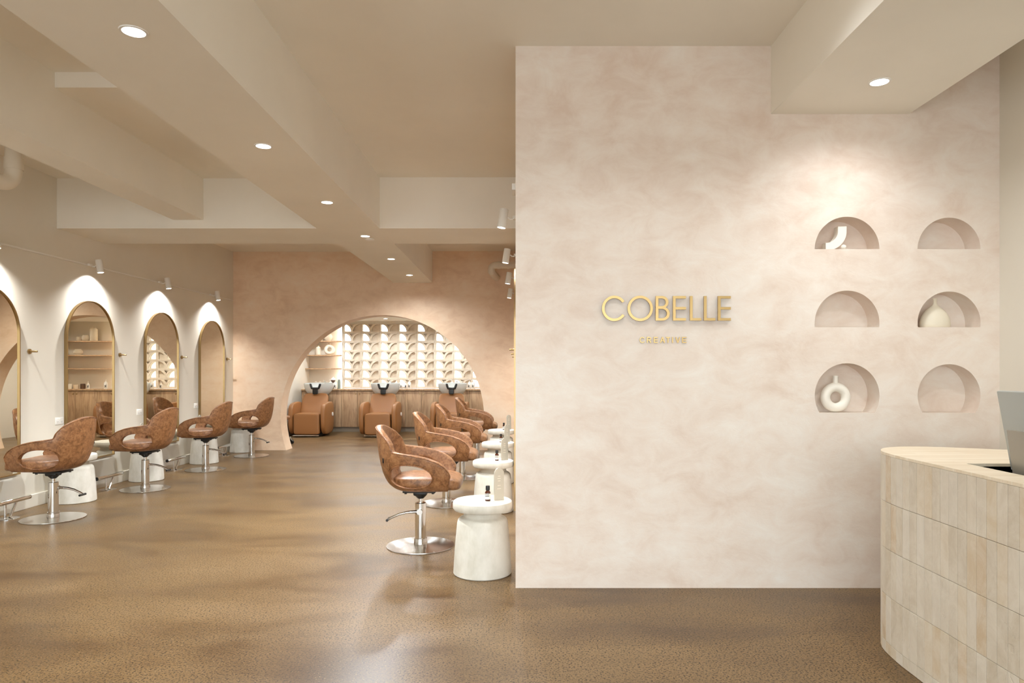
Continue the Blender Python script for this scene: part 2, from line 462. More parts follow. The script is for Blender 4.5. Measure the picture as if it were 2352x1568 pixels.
# ------------------------------------------------------------------ track and spotlights
TZ = 2.43
def track(x, y0, y1, label, s):
    t = empty('light_track', (x, y0, TZ), 0, label, 'lighting track')
    obj('rail', B(min(0, s*.022), max(0, s*.022), 0, y1-y0, -.008, .008, bev=.002), WHITEMETAL, t)
    obj('power_feed', B(min(0, s*.045), max(0, s*.045), -.02, .13, -.02, .02, bev=.003), WHITEMETAL, t)
    return t
track(XL, 3.2, YB-.05, 'thin white lighting track along the left wall above the mirrors', 1)
track(.012, 4.22, YB-.05, 'white lighting track on the wall side behind the plaster wall', -1)
def make_spot():
    # faces +X from the wall: rail at x=0
    t = empty('track_spotlight', (0, 0, 0))
    t['category'] = 'spotlight'
    obj('adapter', B(.0225, .045, -.06, .0, -.012, .012, bev=.004), WHITEMETAL, t)
    obj('arm', T([(.03, 0, 0), (.045, .0, -.014), (.066, 0, -.014), (.074, 0, -.004), (.10, 0, -.004)], .006, seg=8), WHITEMETAL, t)
    m = Matrix.Translation((.118, 0, -.01)) @ Matrix.Rotation(math.radians(-9), 4, 'Y')
    obj('head', xf(L([(.0, .07), (.030, .07), (.033, .066), (.033, -.07), (.029, -.07), (.029, -.055), (0, -.055)], 32), m), WHITEMETAL, t)
    obj('lens', xf(L([(.0, -.064), (.0285, -.064), (.0285, -.068), (0, -.069)], 32), m), LAMP, t)
    l = light('lamp', 'SPOT', t, m @ Vector((0, 0, -.085)), 90, (.99, .99, .98), spot_size=2.35, spot_blend=1.0, shadow_soft_size=.02)
    l.rotation_euler = (0, math.radians(14), 0)
    return t
SPOTN_L = ['white tubular track spotlight above the half hidden mirror at the left edge',
 'white tubular track spotlight above the mirror showing shelves of vases',
 'white tubular track spotlight above the mirror showing the breeze blocks',
 'white tubular track spotlight at the far end of the left wall']
SPOTN_R = ['largest and topmost of the white track spotlights beside the plaster wall',
 'second spotlight down beside the plaster wall, above the elbow pipe',
 'third white spotlight beside the plaster wall, just under the elbow pipe',
 'lowest and smallest spotlight beside the plaster wall']
GSL, GSR = 'spotlights on the left wall track', 'spotlights on the track behind the plaster wall'
sp0 = make_spot(); sp0.location = (XL, 5.89, TZ); tag(sp0, SPOTN_L[0], None, GSL)
for i, y in enumerate((7.36, 8.80, 10.26)): dup(sp0, (XL, y, TZ), 0, SPOTN_L[i+1], GSL)
dup(sp0, (XL, 4.43, TZ), 0, 'white tubular track spotlight on the left wall outside the picture', GSL)
for i, y in enumerate((5.04, 6.69, 8.30, 9.94)): dup(sp0, (.012, y, TZ), PI, SPOTN_R[i], GSR)

# ------------------------------------------------------------------ mirrors
def make_mirror():
    t = empty('arched_mirror', (0, 0, 0)); t['category'] = 'mirror'
    W, H, fr, d = .41, 1.705, .011, .034
    def ol(w_, h): return [(-w_, (W-w_))] + [(w_, (W-w_))] + arc(0, h-w_-(W-w_), w_, 0, PI, 48)
    bm = plate([ol(W, H), ol(W-fr, H)], d, -d)
    Rm = Matrix.Rotation(PI/2, 4, 'Z')   # plate front (-Y) -> +X
    obj('frame', xf(bm, Rm), BRASS, t)
    obj('glass', xf(plate([ol(W-fr-.0005, H)], .006, -.022), Rm), MIRROR, t)
    obj('backing', xf(plate([ol(W-fr-.0005, H)], .014, -.015), Rm), BLACK, t)
    return t
GM = 'arched mirrors on the left wall'; GMR = 'arched mirrors behind the plaster wall'
m0 = make_mirror(); m0.location = (XL, 5.895, .342); tag(m0, 'arched brass framed mirror cut by the left edge of the picture', None, GM)
dup(m0, (XL, 7.37, .342), 0, 'arched brass framed mirror reflecting the shelves of vases', GM)
dup(m0, (XL, 8.85, .342), 0, 'arched brass framed mirror reflecting the breeze block screen', GM)
dup(m0, (XL, 10.30, .342), 0, 'arched brass framed mirror nearest the arch, reflecting only plaster', GM)
for y, n_ in ((5.06, 'nearest'), (6.67, 'second'), (8.28, 'third'), (9.95, 'farthest')):
    dup(m0, (.012, y, .342), PI, 'arched mirror seen edge-on beside the plaster wall, '+n_+' from the camera', GMR)

# ------------------------------------------------------------------ hooks
def make_hook():
    t = empty('wall_hook', (0, 0, 0)); t['category'] = 'hook'
    obj('rosette', C((0, 0, 0), (.012, 0, 0), .024), BRASS, t)
    obj('peg', T([(.01, 0, 0), (.078, 0, 0), (.080, 0, 0)], [.0085, .0085, .007]), BRASS, t)
    return t
GH = 'brass hooks on the left wall'
h0 = make_hook(); h0.location = (XL, 6.46, 1.478); tag(h0, 'brass peg hook nearest the left edge, left of the mirror with shelves', None, GH)
for y, n_ in ((7.93, 'between the mirrors showing shelves and breeze blocks'), (9.39, 'just left of the last mirror'), (10.86, 'in the corner beside the arched wall')):
    dup(h0, (XL, y, 1.478), 0, 'brass peg hook '+n_, GH)
for y, n_ in ((5.9, 'nearest'), (7.5, 'second'), (9.1, 'farthest')):
    dup(h0, (.012, y, 1.478), PI, 'short dark peg jutting out beside the plaster wall, '+n_+' of the three', 'hooks behind the plaster wall')

# ------------------------------------------------------------------ power points
def make_outlet():
    t = empty('power_point', (0, 0, 0)); t['category'] = 'power point'
    obj('cover', B(0, .010, -.058, .058, -.036, .036, bev=.003), PLASTIC, t)
    for y in (-.03, .0, .03): obj('rocker', B(.0095, .0135, y-.007, y+.007, .016, .027, bev=.001), PLASTIC, t)
    for s in (-1, 1):
        b = bmesh.new()
        for dy, dz, rr in ((-.007, 0, .5), (.007, 0, -.5), (0, -.012, 0)):
            bb = B(.0098, .0105, -.0012, .0012, -.004, .004); join(b, bb, Matrix.Translation((0, s*.03+dy, -.006+dz)) @ Matrix.Rotation(rr, 4, 'X'))
        obj('socket', b, BLACK, t)
    return t
GP = 'double power points on the left wall'
p0 = make_outlet(); p0.location = (XL, 6.88, .79); tag(p0, 'white double power point left of the mirror with shelves', None, GP)
dup(p0, (XL, 8.34, .79), 0, 'white double power point left of the mirror with breeze blocks', GP)
dup(p0, (XL, 9.81, .79), 0, 'white double power point left of the farthest mirror', GP)

# ------------------------------------------------------------------ foot rests
def make_footrest():
    t = empty('foot_rest', (0, 0, 0)); t['category'] = 'foot rest'
    obj('base_plate', L([(.0, 0), (.085, 0), (.085, .004), (.082, .006), (0, .006)], 40), CHROME, t)
    obj('leg', C((0, -.035, .005), (0, -.035, .135), .011), CHROME, t)
    obj('leg', C((0, .02, .005), (0, .10, .135), .011), CHROME, t)
    b = obj('bar', C((0, -.20, .145), (0, .26, .145), .020), CHROME, t)
    obj('end_cap', C((0, -.205, .145), (0, -.1995, .145), .0195), RUBBER, b)
    obj('end_cap', C((0, .2595, .145), (0, .265, .145), .0195), RUBBER, b)
    return t
GF = 'chrome foot rests along the left wall'
f0 = make_footrest(); f0.location = (-4.46, 5.98, 0); tag(f0, 'chrome foot rest cut by the left edge of the picture', None, GF)
for y, n_ in ((7.44, 'behind the first leather chair on the left'), (8.90, 'behind the second leather chair on the left'), (10.36, 'behind the third leather chair on the left')):
    dup(f0, (-4.46, y, 0), 0, 'chrome foot rest on the floor '+n_, GF)

# ------------------------------------------------------------------ pedestal tables
def make_table():
    t = empty('pedestal_table', (0, 0, 0)); t['category'] = 'side table'
    obj('top', L([(.0, .404), (.165, .404), (.183, .409), (.190, .420), (.191, .448), (.187, .461), (.178, .467), (.165, .468), (0, .468)], 72), STONE, t)
    obj('pedestal', L([(0, 0), (.180, 0), (.187, .006), (.186, .03), (.176, .19), (.163, .325), (.157, .345), (.145, .357), (.128, .363), (.122, .370), (.120, .385), (.121, .4041), (0, .4041)], 72), STONE, t)
    return t
TL = [(-4.392, 6.78), (-4.392, 8.09), (-4.392, 9.58), (-4.392, 10.90)]
TR = [(-.223, 4.39), (-.223, 6.33), (-.223, 7.93), (-.223, 9.60)]
TLn = ['behind the nearest leather chair', 'behind the second leather chair', 'behind the third leather chair', 'behind the farthest chair']
TRn = ['nearest the camera, fully visible from top to floor', 'second in the right row', 'third in the right row', 'farthest in the right row']
t0 = make_table(); t0.location = (*TR[0], 0); tag(t0, 'white plaster pedestal table '+TRn[0], None, 'pedestal tables in the right row')
for p, n_ in list(zip(TR, TRn))[1:]: dup(t0, (*p, 0), 0, 'white plaster pedestal table '+n_, 'pedestal tables in the right row')
for p, n_ in zip(TL, TLn): dup(t0, (*p, 0), 1.1, 'white plaster pedestal table in the left row '+n_, 'pedestal tables in the left row')

def make_bottle():
    t = empty('amber_bottle', (0, 0, 0)); t['category'] = 'bottle'
    obj('glass_body', L([(0, 0), (.0165, 0), (.0178, .002), (.0178, .052), (.014, .061), (.0095, .065), (.0095, .070), (0, .070)], 32), AMBER, t)
    obj('cap', L([(.0, .068), (.0128, .068), (.0135, .070), (.0135, .093), (.012, .096), (0, .096)], 32), BLACK, t)
    lb = obj('paper_label', L([(.0181, .011), (.0181, .047)], 32, cap=False), LABELW, t)
    b = bmesh.new()
    for z in (.040, .031): lathe_band = lathe(b, [(.0183, z-.002), (.0183, z+.002)], 32, cap=False)
    # keep only the camera-facing part of the printed bands
    dele = [f for f in b.faces if f.calc_center_median().y > .001 or f.calc_center_median().x > .009]
    bmesh.ops.delete(b, geom=dele, context='FACES')
    obj('print_band', b, INK, lb)
    return t
def make_arch_stand():
    t = empty('arched_table_stand', (0, 0, 0)); t['category'] = 'display stand'
    W, H = .034, .205
    ol = [(-W, 0), (W, 0)] + arc(0, H-W*1.25, W, 0, PI, 24)
    ol = [(x, z if z <= H-W*1.25 else (H-W*1.25)+(z-(H-W*1.25))*1.25) for x, z in ol]
    obj('panel', plate([ol], .010, -.005), ACRYL, t)
    b = bmesh.new()
    for k, (z, w_) in enumerate(((.150, .010), (.135, .013), (.120, .010), (.090, .012), (.070, .015))):
        box(b, -w_, w_*.8, -.0058, -.0052, z, z+.0035)
    obj('engraving', b, GROUT, t)
    return t
b0 = make_bottle(); a0 = make_arch_stand()
for i, (p, n_) in enumerate(zip(TR, ('nearest', 'second', 'third', 'farthest'))):
    lb = 'small amber bottle with black cap and white label on the '+n_+' right table'
    la = 'arched frosted stand standing at the back of the '+n_+' right table'
    bl = (p[0]+.035, p[1]-.035, .468); al = (p[0]+.105, p[1]+.0, .468)
    if i == 0:
        b0.location = bl; tag(b0, lb, None, 'amber bottles on the right tables')
        a0.location = al; a0.rotation_euler.z = .5; tag(a0, la, None, 'arched stands on the tables')
    else:
        dup(b0, bl, 0, lb, 'amber bottles on the right tables'); dup(a0, al, .5, la, 'arched stands on the tables')
for p, n_ in zip(TL[:3], ('nearest', 'second', 'third')):
    dup(a0, (p[0]-.07, p[1]+.02, .468), PI/2, 'arched frosted stand on the '+n_+' left table, half hidden by a chair', 'arched stands on the left tables')

# ------------------------------------------------------------------ salon chair
def evalmesh(o):
    dg = bpy.context.evaluated_depsgraph_get()
    return bpy.data.meshes.new_from_object(o.evaluated_get(dg))
def lerp_tab(tab, x):
    if x <= tab[0][0]: return tab[0][1]
    for (a, va), (b, vb) in zip(tab, tab[1:]):
        if x <= b:
            u = (x-a)/(b-a); return va+(vb-va)*u
    return tab[-1][1]
# plan (outer, at the rim): arclength table
plan = []
for i in range(121):
    f = PI/2*i/120
    plan.append(Vector((-.325*math.cos(f)**(2/2.35), .288*math.sin(f)**(2/2.35))))
for i in range(1, 31):
    u = i/30; plan.append(Vector((.250*u, .288-.014*u*u)))
plen = [0]
for a_, b_ in zip(plan, plan[1:]): plen.append(plen[-1]+(b_-a_).length)
ST = plen[-1]
def P(s):
    sg = 1 if s >= 0 else -1; s = abs(s)
    for i in range(len(plen)-1):
        if s <= plen[i+1]+1e-9:
            u = (s-plen[i])/(plen[i+1]-plen[i]); p = plan[i].lerp(plan[i+1], u); return Vector((p.x, sg*p.y))
    return Vector((plan[-1].x, sg*plan[-1].y))
def sm(u): u = max(0, min(1, u)); return u*u*(3-2*u)
ZB = .432
HUMP = .312
def htop(s):
    s = abs(s); x = P(s).x
    arm = lerp_tab([(-.325, .738), (-.2, .728), (-.03, .706), (.08, .682), (.154, .655), (.205, .620), (.235, .580), (.25, .545)], x)
    hump = 0
    if s < HUMP: hump = .155*(1-(s/HUMP)**2.1)**.5
    return arm+hump
KX = [(.425, .40), (.44, .56), (.47, .68), (.50, .755), (.56, .835), (.62, .885), (.70, .93), (.80, .975), (.9, 1.0)]
KY = [(.425, .66), (.44, .76), (.48, .86), (.54, .93), (.62, .975), (.7, 1.0), (.9, .93)]
def S(s, z, off=0):
    p = P(s); kx = lerp_tab(KX, z); ky = lerp_tab(KY, z)
    x = p.x*kx if p.x < 0 else p.x*(1-.10*max(0, (.56-z)/.13))
    y = p.y*(ky if p.x > -.15 else ky+(0))
    v = Vector((x, y, z))
    if off:
        q = Vector((v.x*.9-.0, v.y, 0)); q.normalize(); v += q*off
    return v
def hole_pt(t, off=0.0):
    hx = -.035+.150*spow(math.cos(t), .9); hz = .545+.082*spow(math.sin(t), .9)
    if hz < .545: hz = .545+(hz-.545)*.95
    hz += .012*(-(hx+.035)/.15)*(1 if hz > .545 else .3)
    return hx, hz
def side_y(x, z):
    # outer surface half width at (x,z)
    lo, hi = 0, ST
    for _ in range(36):
        m = (lo+hi)/2
        if S(m, z).x < x: lo = m
        else: hi = m
    return S(lo, z).y, lo
def make_shell():
    bm = bmesh.new(); NS, NV = 110, 30
    g_ = []
    for i in range(NS+1):
        s = -ST+2*ST*i/NS; h = htop(s); row = []
        for j in range(NV+1):
            z = ZB+(h-ZB)*(j/NV); row.append(bm.verts.new(S(s, z)))
        g_.append(row)
    for i in range(NS):
        for j in range(NV): bm.faces.new((g_[i][j], g_[i+1][j], g_[i+1][j+1], g_[i][j+1]))
    bmesh.ops.recalc_face_normals(bm, faces=bm.faces)
    # outward normals
    f = bm.faces[NS//2*NV+NV//2]
    if f.normal.x > 0: bmesh.ops.reverse_faces(bm, faces=bm.faces)
    o = obj('tmp', bm, LEATHER, None, True, None)
    so = o.modifiers.new('s', 'SOLIDIFY'); so.thickness = .046; so.offset = -1
    cut = bmesh.new(); n = 48; A = []; Bv = []
    for i in range(n):
        hx, hz = hole_pt(2*PI*i/n); A.append(cut.verts.new((hx, -.5, hz))); Bv.append(cut.verts.new((hx, .5, hz)))
    for i in range(n): cut.faces.new((A[i], A[(i+1) % n], Bv[(i+1) % n], Bv[i]))
    cut.faces.new(A[::-1]); cut.faces.new(Bv)
    c = obj('tmpc', cut, LEATHER, None, False)
    bo = o.modifiers.new('b', 'BOOLEAN'); bo.object = c; bo.operation = 'DIFFERENCE'; bo.solver = 'EXACT'
    me = evalmesh(o); bpy.data.objects.remove(o); bpy.data.objects.remove(c)
    bm = bmesh.new(); bm.from_mesh(me)
    # closing pan under the seat
    def pan(p):
        if p.x < 0: p.x *= 1.0
        return p
    superq(bm, (.045, 0, .452), (.205, .225, .026), .8, .55, 48, 14)
    o = obj('tmp', bm, LEATHER, None, True, None)
    r = o.modifiers.new('r', 'REMESH'); r.mode = 'VOXEL'; r.voxel_size = .0075; r.use_smooth_shade = True
    s = o.modifiers.new('m', 'SMOOTH'); s.factor = .6; s.iterations = 5
    me = evalmesh(o); bpy.data.objects.remove(o)
    return me
def make_chair():
    t = empty('salon_chair', (0, 0, 0)); t['category'] = 'chair'
    sh = obj('shell', make_shell(), LEATHER, t, True, None)
    # piping along the rim and round the arm openings, seam lines
    pts = []
    for i in range(161):
        s = (-ST+2*ST*i/160)*.985; pts.append(S(s, htop(s)-.007, .0005))
    e1 = [S(-ST*.985, .47+(pts[0].z-.47)*k/6, .0005) for k in range(6)]; e2 = [S(ST*.985, pts[-1].z+(.47-pts[-1].z)*k/6, .0005) for k in range(1, 7)]
    obj('rim_piping', T(e1+pts+e2, .0034, seg=8), PIPING, sh)
    for sg in (-1, 1):
        pts = []
        for i in range(56):
            hx, hz = hole_pt(2*PI*i/56)
            ex = (hx+.035)*1.03-.035; ez = (hz-.545)*1.05+.545
            y, s_ = side_y(ex, ez); pts.append((ex, sg*(y+.0005), ez))
        obj('opening_piping', T(pts, .0036, seg=8, closed=True), PIPING, sh)
        pts = []
        for i in range(12):
            z = .455+(.735-.455)*i/11; x0 = -.205+.02*math.sin(i/11*PI)
            if z < .60: x0 = -.205-(.60-z)*-.35
            y, s_ = side_y(x0, z)
            if i >= 4: pts.append((x0-.0005, sg*(y+.0005), z))
        obj('seam', T(pts, .0022, seg=6), PIPING, sh)
    def cush(p):
        # nose rolls down at the front, dips in the middle
        if p.x > .1: p.z -= (p.x-.1)**2*.75
        if p.z > 0: p.z -= .012*(1-(p.y/.24)**2)
        if p.x < 0: p.y *= 1-.25*(p.x/.25)**2
        return p
    obj('seat_cushion', superq(bmesh.new(), (.057, 0, .492), (.252, .230, .056), .5, .40, 56, 26, cush), LEATHER, t)
    b = B(-.12, .12, -.09, .09, .405, .421, bev=.004); box(b, -.05, .05, -.045, .045, .375, .41, bev=.012)
    lathe(b, [(.022, .352), (.045, .375), (.05, .385), (0, .39)], 24)
    for sx in (-.10, .10):
        for sy in (-.07, .07): lathe(b, [(.010, .396), (.010, .407)], 12, (sx, sy, 0))
    obj('mounting_plate', b, BLACK, t)
    obj('piston', C((0, 0, .28), (0, 0, .385), .0145), CHROME, t)
    obj('column', L([(.0, .034), (.047, .034), (.047, .06), (.041, .062), (.040, .30), (.040, .318), (.036, .322), (0, .322)], 40), CHROME, t)
    lv = obj('pump_lever', T([(.0, -.048, .262), (-.03, -.052, .262), (-.09, -.052, .258), (-.15, -.050, .244), (-.20, -.046, .222), (-.235, -.042, .203)], [.012, .012, .0105, .010, .010, .010], seg=14), CHROME, t)
    obj('pivot', C((0, -.03, .262), (0, -.066, .262), .021), CHROME, lv)
    obj('pedal', C((-.235, -.075, .203), (-.235, .01, .203), .0095), BLACK, lv)
    b = L([(.0, .0), (.245, 0), (.250, .003), (.249, .007), (.10, .017), (.05, .020), (.05, .034), (0, .034)], 72)
    obj('base', b, DISC, t)
    bt = S(-.205, .655, .001)
    tagm = Matrix.Translation(bt) @ Matrix.Rotation(math.atan2(bt.y, bt.x), 4, 'Z')
    obj('brand_tag', xf(B(-.002, .003, -.008, .008, -.017, .017, bev=.001), tagm), BLACK, t)
    return t
GCL, GCR = 'leather salon chairs in the left row', 'leather salon chairs in the right row'
CL = [(-4.07, 5.99), (-4.07, 7.47), (-4.07, 8.92), (-4.03, 10.36)]
CR = [(-.716, 5.06), (-.69, 6.67), (-.665, 8.28), (-.60, 10.17)]
ch = make_chair(); ch.location = (*CR[0], 0); tag(ch, 'tan leather salon chair beside the nearest white table, largest of the right row', None, GCR)
for p, n_ in zip(CR[1:], ('second of the right row, just behind the largest', 'third of the right row', 'farthest of the right row, in front of a wash chair')):
    dup(ch, (*p, 0), 0, 'tan leather salon chair '+n_, GCR)
for p, n_, a in zip(CL, ('nearest in the left row, at the left edge', 'second in the left row, before the shelves mirror', 'third in the left row, before the breeze block mirror', 'farthest in the left row, beside the arch'), (0, 0, 0, 0)):
    dup(ch, (*p, 0), PI+a, 'tan leather salon chair '+n_, GCL)

# ------------------------------------------------------------------ wash units
def make_wash():
    t = empty('wash_chair', (0, 0, 0)); t['category'] = 'wash basin chair'
    # front of seat at y=0, depth towards +y
    def seatf(p):
        if p.z > 0 and p.y < 0: p.y += .0
        return p
    obj('front_panel', superq(bmesh.new(), (0, .07, .253), (.250, .065, .208), .22, .22, 40, 24), WASHLEATHER, t)
    obj('seat', superq(bmesh.new(), (0, .30, .385), (.252, .27, .075), .3, .3, 40, 20), WASHLEATHER, t)
    m = Matrix.Translation((0, .60, .60)) @ Matrix.Rotation(math.radians(-28), 4, 'X')
    def bk(p):
        p.x *= 1-.06*(p.z/.25); return p
    obj('backrest', xf(superq(bmesh.new(), (0, 0, 0), (.262, .055, .245), .3, .25, 40, 24, bk), m), WASHLEATHER, t)
    for s in (-1, 1):
        def armf(p):
            # side profile: rounded front, bulging middle; tapers to the floor
            p.x *= 1
            if p.z < 0: p.y *= 1-.16*(p.z/.3)**2
            if p.z > 0: p.z -= .03*max(0, (-p.y)/.36)
            return p
        obj('armrest', superq(bmesh.new(), (s*.315, .36, .355), (.055, .345, .315), .42, .38, 40, 30, armf), WASHLEATHER, t)
    obj('foot_rail', C((-.25, -.01, .03), (.25, -.01, .03), .012), CHROME, t)
    bs = obj('floor_base', B(-.24, .24, .05, .85, 0, .05, bev=.01), BLACK, t)
    obj('side_knob', C((.368, .52, .42), (.385, .52, .42), .038), PLASTIC, t)
    # pedestal
    def pf(p): p.x *= 1-.15*(p.z/.4); return p
    obj('pedestal', superq(bmesh.new(), (0, .90, .40), (.155, .15, .40), .4, .5, 32, 20, pf), BLACK, t)
    # basin bowl: centre (0,.86,.78..1.03) as grid
    bm = bmesh.new(); NU, NVv = 96, 16
    cy = .86; rings = []
    def rim(th):  # th=-90deg is towards the seat
        d = abs((th+PI/2+PI) % (2*PI)-PI)
        u = sm((.36-d)/.14)
        return 1.030-.090*u+.012*math.sin(th)
    for inner in (0, 1):
        rr = []
        order = range(NVv+1) if not inner else range(NVv, -1, -1)
        for j in order:
            v_ = j/NVv; ring = []
            for i in range(NU):
                th = 2*PI*i/NU
                zt = rim(th); zb = .745+inner*.022
                z = zb+(zt-zb)*v_
                zz = (z-zb)/(1.03-zb)
                prof = math.sqrt(max(0, 1-(1-min(zz, 1))**2.1))*.92+.08
                rx, ry = (.300-inner*.016)*prof, (.265-inner*.016)*prof
                ring.append(bm.verts.new((rx*math.cos(th), cy+ry*math.sin(th), z)))
            rr.append(ring)
        rings += rr
    for a_, b_ in zip(rings, rings[1:]):
        for i in range(NU): bm.faces.new((a_[i], a_[(i+1) % NU], b_[(i+1) % NU], b_[i]))
    bm.faces.new(rings[0][::-1]); bm.faces.new(rings[-1])
    ba = obj('basin', bm, CERAMIC, t, True, 60)
    pts = []
    for i in range(15):
        th = -PI/2+(i/14-.5)*.78; pts.append((.295*math.cos(th), cy+.262*math.sin(th), rim(th)+.004))
    obj('neck_rest', T(pts, [.010]+[.023]*13+[.010], seg=12), RUBBER, ba)
    obj('neck_rest_flap', superq(bmesh.new(), (0, cy-.258, .872), (.052, .018, .062), .4, .3, 24, 14), RUBBER, ba)
    obj('tap', T([(.07, cy+.19, 1.0), (.07, cy+.19, 1.06), (.07, cy+.16, 1.085), (.07, cy+.10, 1.085)], .009, seg=10), CHROME, ba)
    hs = obj('lever', T([(-.375, .50, .22), (-.40, .40, .24), (-.42, .34, .27)], .007, seg=8), BLACK, t)
    return t
GW = 'wash chairs in the room beyond the arch'
w0 = make_wash(); w0.location = (-4.10, 13.25, 0); tag(w0, 'caramel leather wash chair with white basin, leftmost beside the shelves', None, GW)
w0.rotation_euler.z = .0
dup(w0, (-2.71, 13.20, 0), 0, 'caramel leather wash chair with white basin, middle one under the arch', GW)
dup(w0, (-1.33, 13.20, 0), 0, 'caramel leather wash chair with white basin, rightmost and partly hidden by salon chairs', GW)

# ------------------------------------------------------------------ cabinets and bench
KF = 14.42
obj_k = empty('bench_top', (0, 0, 0), 0, 'long oak bench top running under the breeze block screen', 'bench top')
obj('slab', B(-4.56, WXR, KF-.02, YS-.001, .868, .900, bev=.003), OAK, obj_k)
def cabinet(x0, x1, label, doors):
    t = empty('cabinet', ((x0+x1)/2, KF, 0), 0, label, 'cabinet', 'oak cabinets behind the wash chairs')
    h = (x1-x0)/2-.001
    obj('carcass', B(-h, h, .022, .36, .10, .866), OAK, t, False)
    obj('kickboard', B(-h, h, .05, .07, 0, .0998), KICK, t, False)
    n = doors; w_ = 2*h/n
    for i in range(n):
        a = -h+i*w_+.002; b = -h+(i+1)*w_-.002
        d = obj('door', B(a, b, 0, .020, .104, .852, bev=.002), OAK, t)
        kx = b-.035 if i % 2 == 0 else a+.035
        obj('knob', C((kx, .0, .80), (kx, -.022, .80), .013), BRASS, d)
    return t
cabinet(-4.555, -4.07, 'oak cabinet at the far left behind the leftmost wash chair', 1)
cabinet(-3.72, -3.02, 'oak cabinet with paired knobs between the left and middle wash chairs', 2)
cabinet(-2.37, -1.67, 'oak cabinet with paired knobs between the middle and right wash chairs', 2)
cabinet(-1.02, -.32, 'oak cabinet right of the rightmost wash chair', 2)
cabinet(-.32, .615, 'oak cabinet in the right corner, seen in the mirrors', 2)
for x0, x1, n_ in ((-4.07, -3.72, 'leftmost'), (-3.02, -2.37, 'middle'), (-1.67, -1.02, 'rightmost')):
    t = empty('cabinet_infill', ((x0+x1)/2, KF, 0), 0, 'plain oak infill cabinet right behind the '+n_+' wash basin', 'cabinet', 'oak infill cabinets')
    h = (x1-x0)/2-.001
    obj('front_panel', B(-h, h, 0.002, .02, .104, .866, bev=.002), OAK, t); obj('carcass', B(-h, h, .0205, .36, .10, .866), OAK, t, False)
    obj('kickboard', B(-h, h, .05, .07, 0, .0998), KICK, t, False)

# shelves
SD = .27
for side, xa, xb in (('left', -4.56, SX0-.018), ('right', SX1+.018, WXR)):
    for z, n_ in ((1.91, 'top'), (1.606, 'middle'), (1.318, 'bottom')):
        t = empty('wall_shelf', ((xa+xb)/2, YS, z), 0, n_+' oak shelf in the alcove '+side+' of the breeze block screen', 'shelf', 'oak shelves '+side+' of the screen')
        h = (xb-xa)/2-.001
        obj('board', B(-h, h, -SD, -.001, 0, .024, bev=.002), SHELFWOOD, t)

# ------------------------------------------------------------------ vases
def donut_vase(name, loc, R, r, neck, mat, label, rz=0, flat=1.0):
    t = empty(name, loc, rz, label, 'vase')
    bm = bmesh.new(); n1, n2 = 56, 24; ring = []
    for i in range(n1):
        a = 2*PI*i/n1; rg = []
        for j in range(n2):
            b = 2*PI*j/n2
            rg.append(bm.verts.new(((R+r*math.cos(b))*math.cos(a), flat*r*math.sin(b), R+r*.985+(R+r*math.cos(b))*math.sin(a))))
        ring.append(rg)
    for i in range(n1):
        for j in range(n2):
            bm.faces.new((ring[i][j], ring[(i+1) % n1][j], ring[(i+1) % n1][(j+1) % n2], ring[i][(j+1) % n2]))
    obj('ring_body', bm, mat, t)
    zt = 2*R+r*1.75
    obj('neck', L([(r*.62, zt-.015), (r*.55, zt), (r*.52, zt+neck*.8), (r*.60, zt+neck), (r*.45, zt+neck), (r*.42, zt+neck*.5), (0, zt+neck*.5)], 28), mat, t)
    return t
NY = YW+.07
donut_vase('ring_vase', (1.933, NY, 1.046), .062, .028, .048, MATTE, 'white ring shaped vase in the lower left wall niche')
t = empty('bulb_vase', (2.537, NY, 1.558), 0, 'cream bulb vase with thin neck in the middle right niche', 'vase')
obj('body', xf(L([(0, 0), (.084, 0), (.089, .006), (.090, .025), (.087, .045), (.079, .068), (.066, .090), (.049, .110), (.030, .125), (.017, .136), (.0115, .148), (.011, .168), (.015, .178), (.009, .178), (.007, .15), (0, .15)], 56), Matrix.Diagonal((1, .66, 1, 1))), CREAMC, t)
t = empty('arc_sculpture', (0, NY-.03, 2.0235), 0, 'white quarter arc sculpture in the upper left niche', 'sculpture')
# quarter pipe band: from lower-left (horizontal end) rising to vertical top
px = lambda x: (x-VX)*YW/F
zz = lambda y: (572-y)*YW/F
ol = [(px(1903.7), 0)]
ol += [(px(1903.7+48.2*math.cos(-PI/2+PI/2*i/16)), max(0, zz(529-44*math.sin(-PI/2+PI/2*i/16)))) for i in range(1, 17)]
ol += [(px(1951.9), zz(516.8)), (px(1931.9), zz(516.8))]
ol += [(px(1903.7+28.2*math.cos(-PI/2*i/12)), zz(529-26*math.sin(-PI/2*i/12))) for i in range(13)]
obj('arc_band', plate([ol], .05, 0), MATTE, t)
t2 = empty('ball_ornament', (px(1942)+.0, NY-.045, 2.0235), 0, 'small white ball beside the quarter arc sculpture', 'ornament')
obj('ball', L([(.0155*math.sin(PI*i/12), .0155-.0155*math.cos(PI*i/12)) for i in range(13)], 24, cap=False), MATTE, t2)

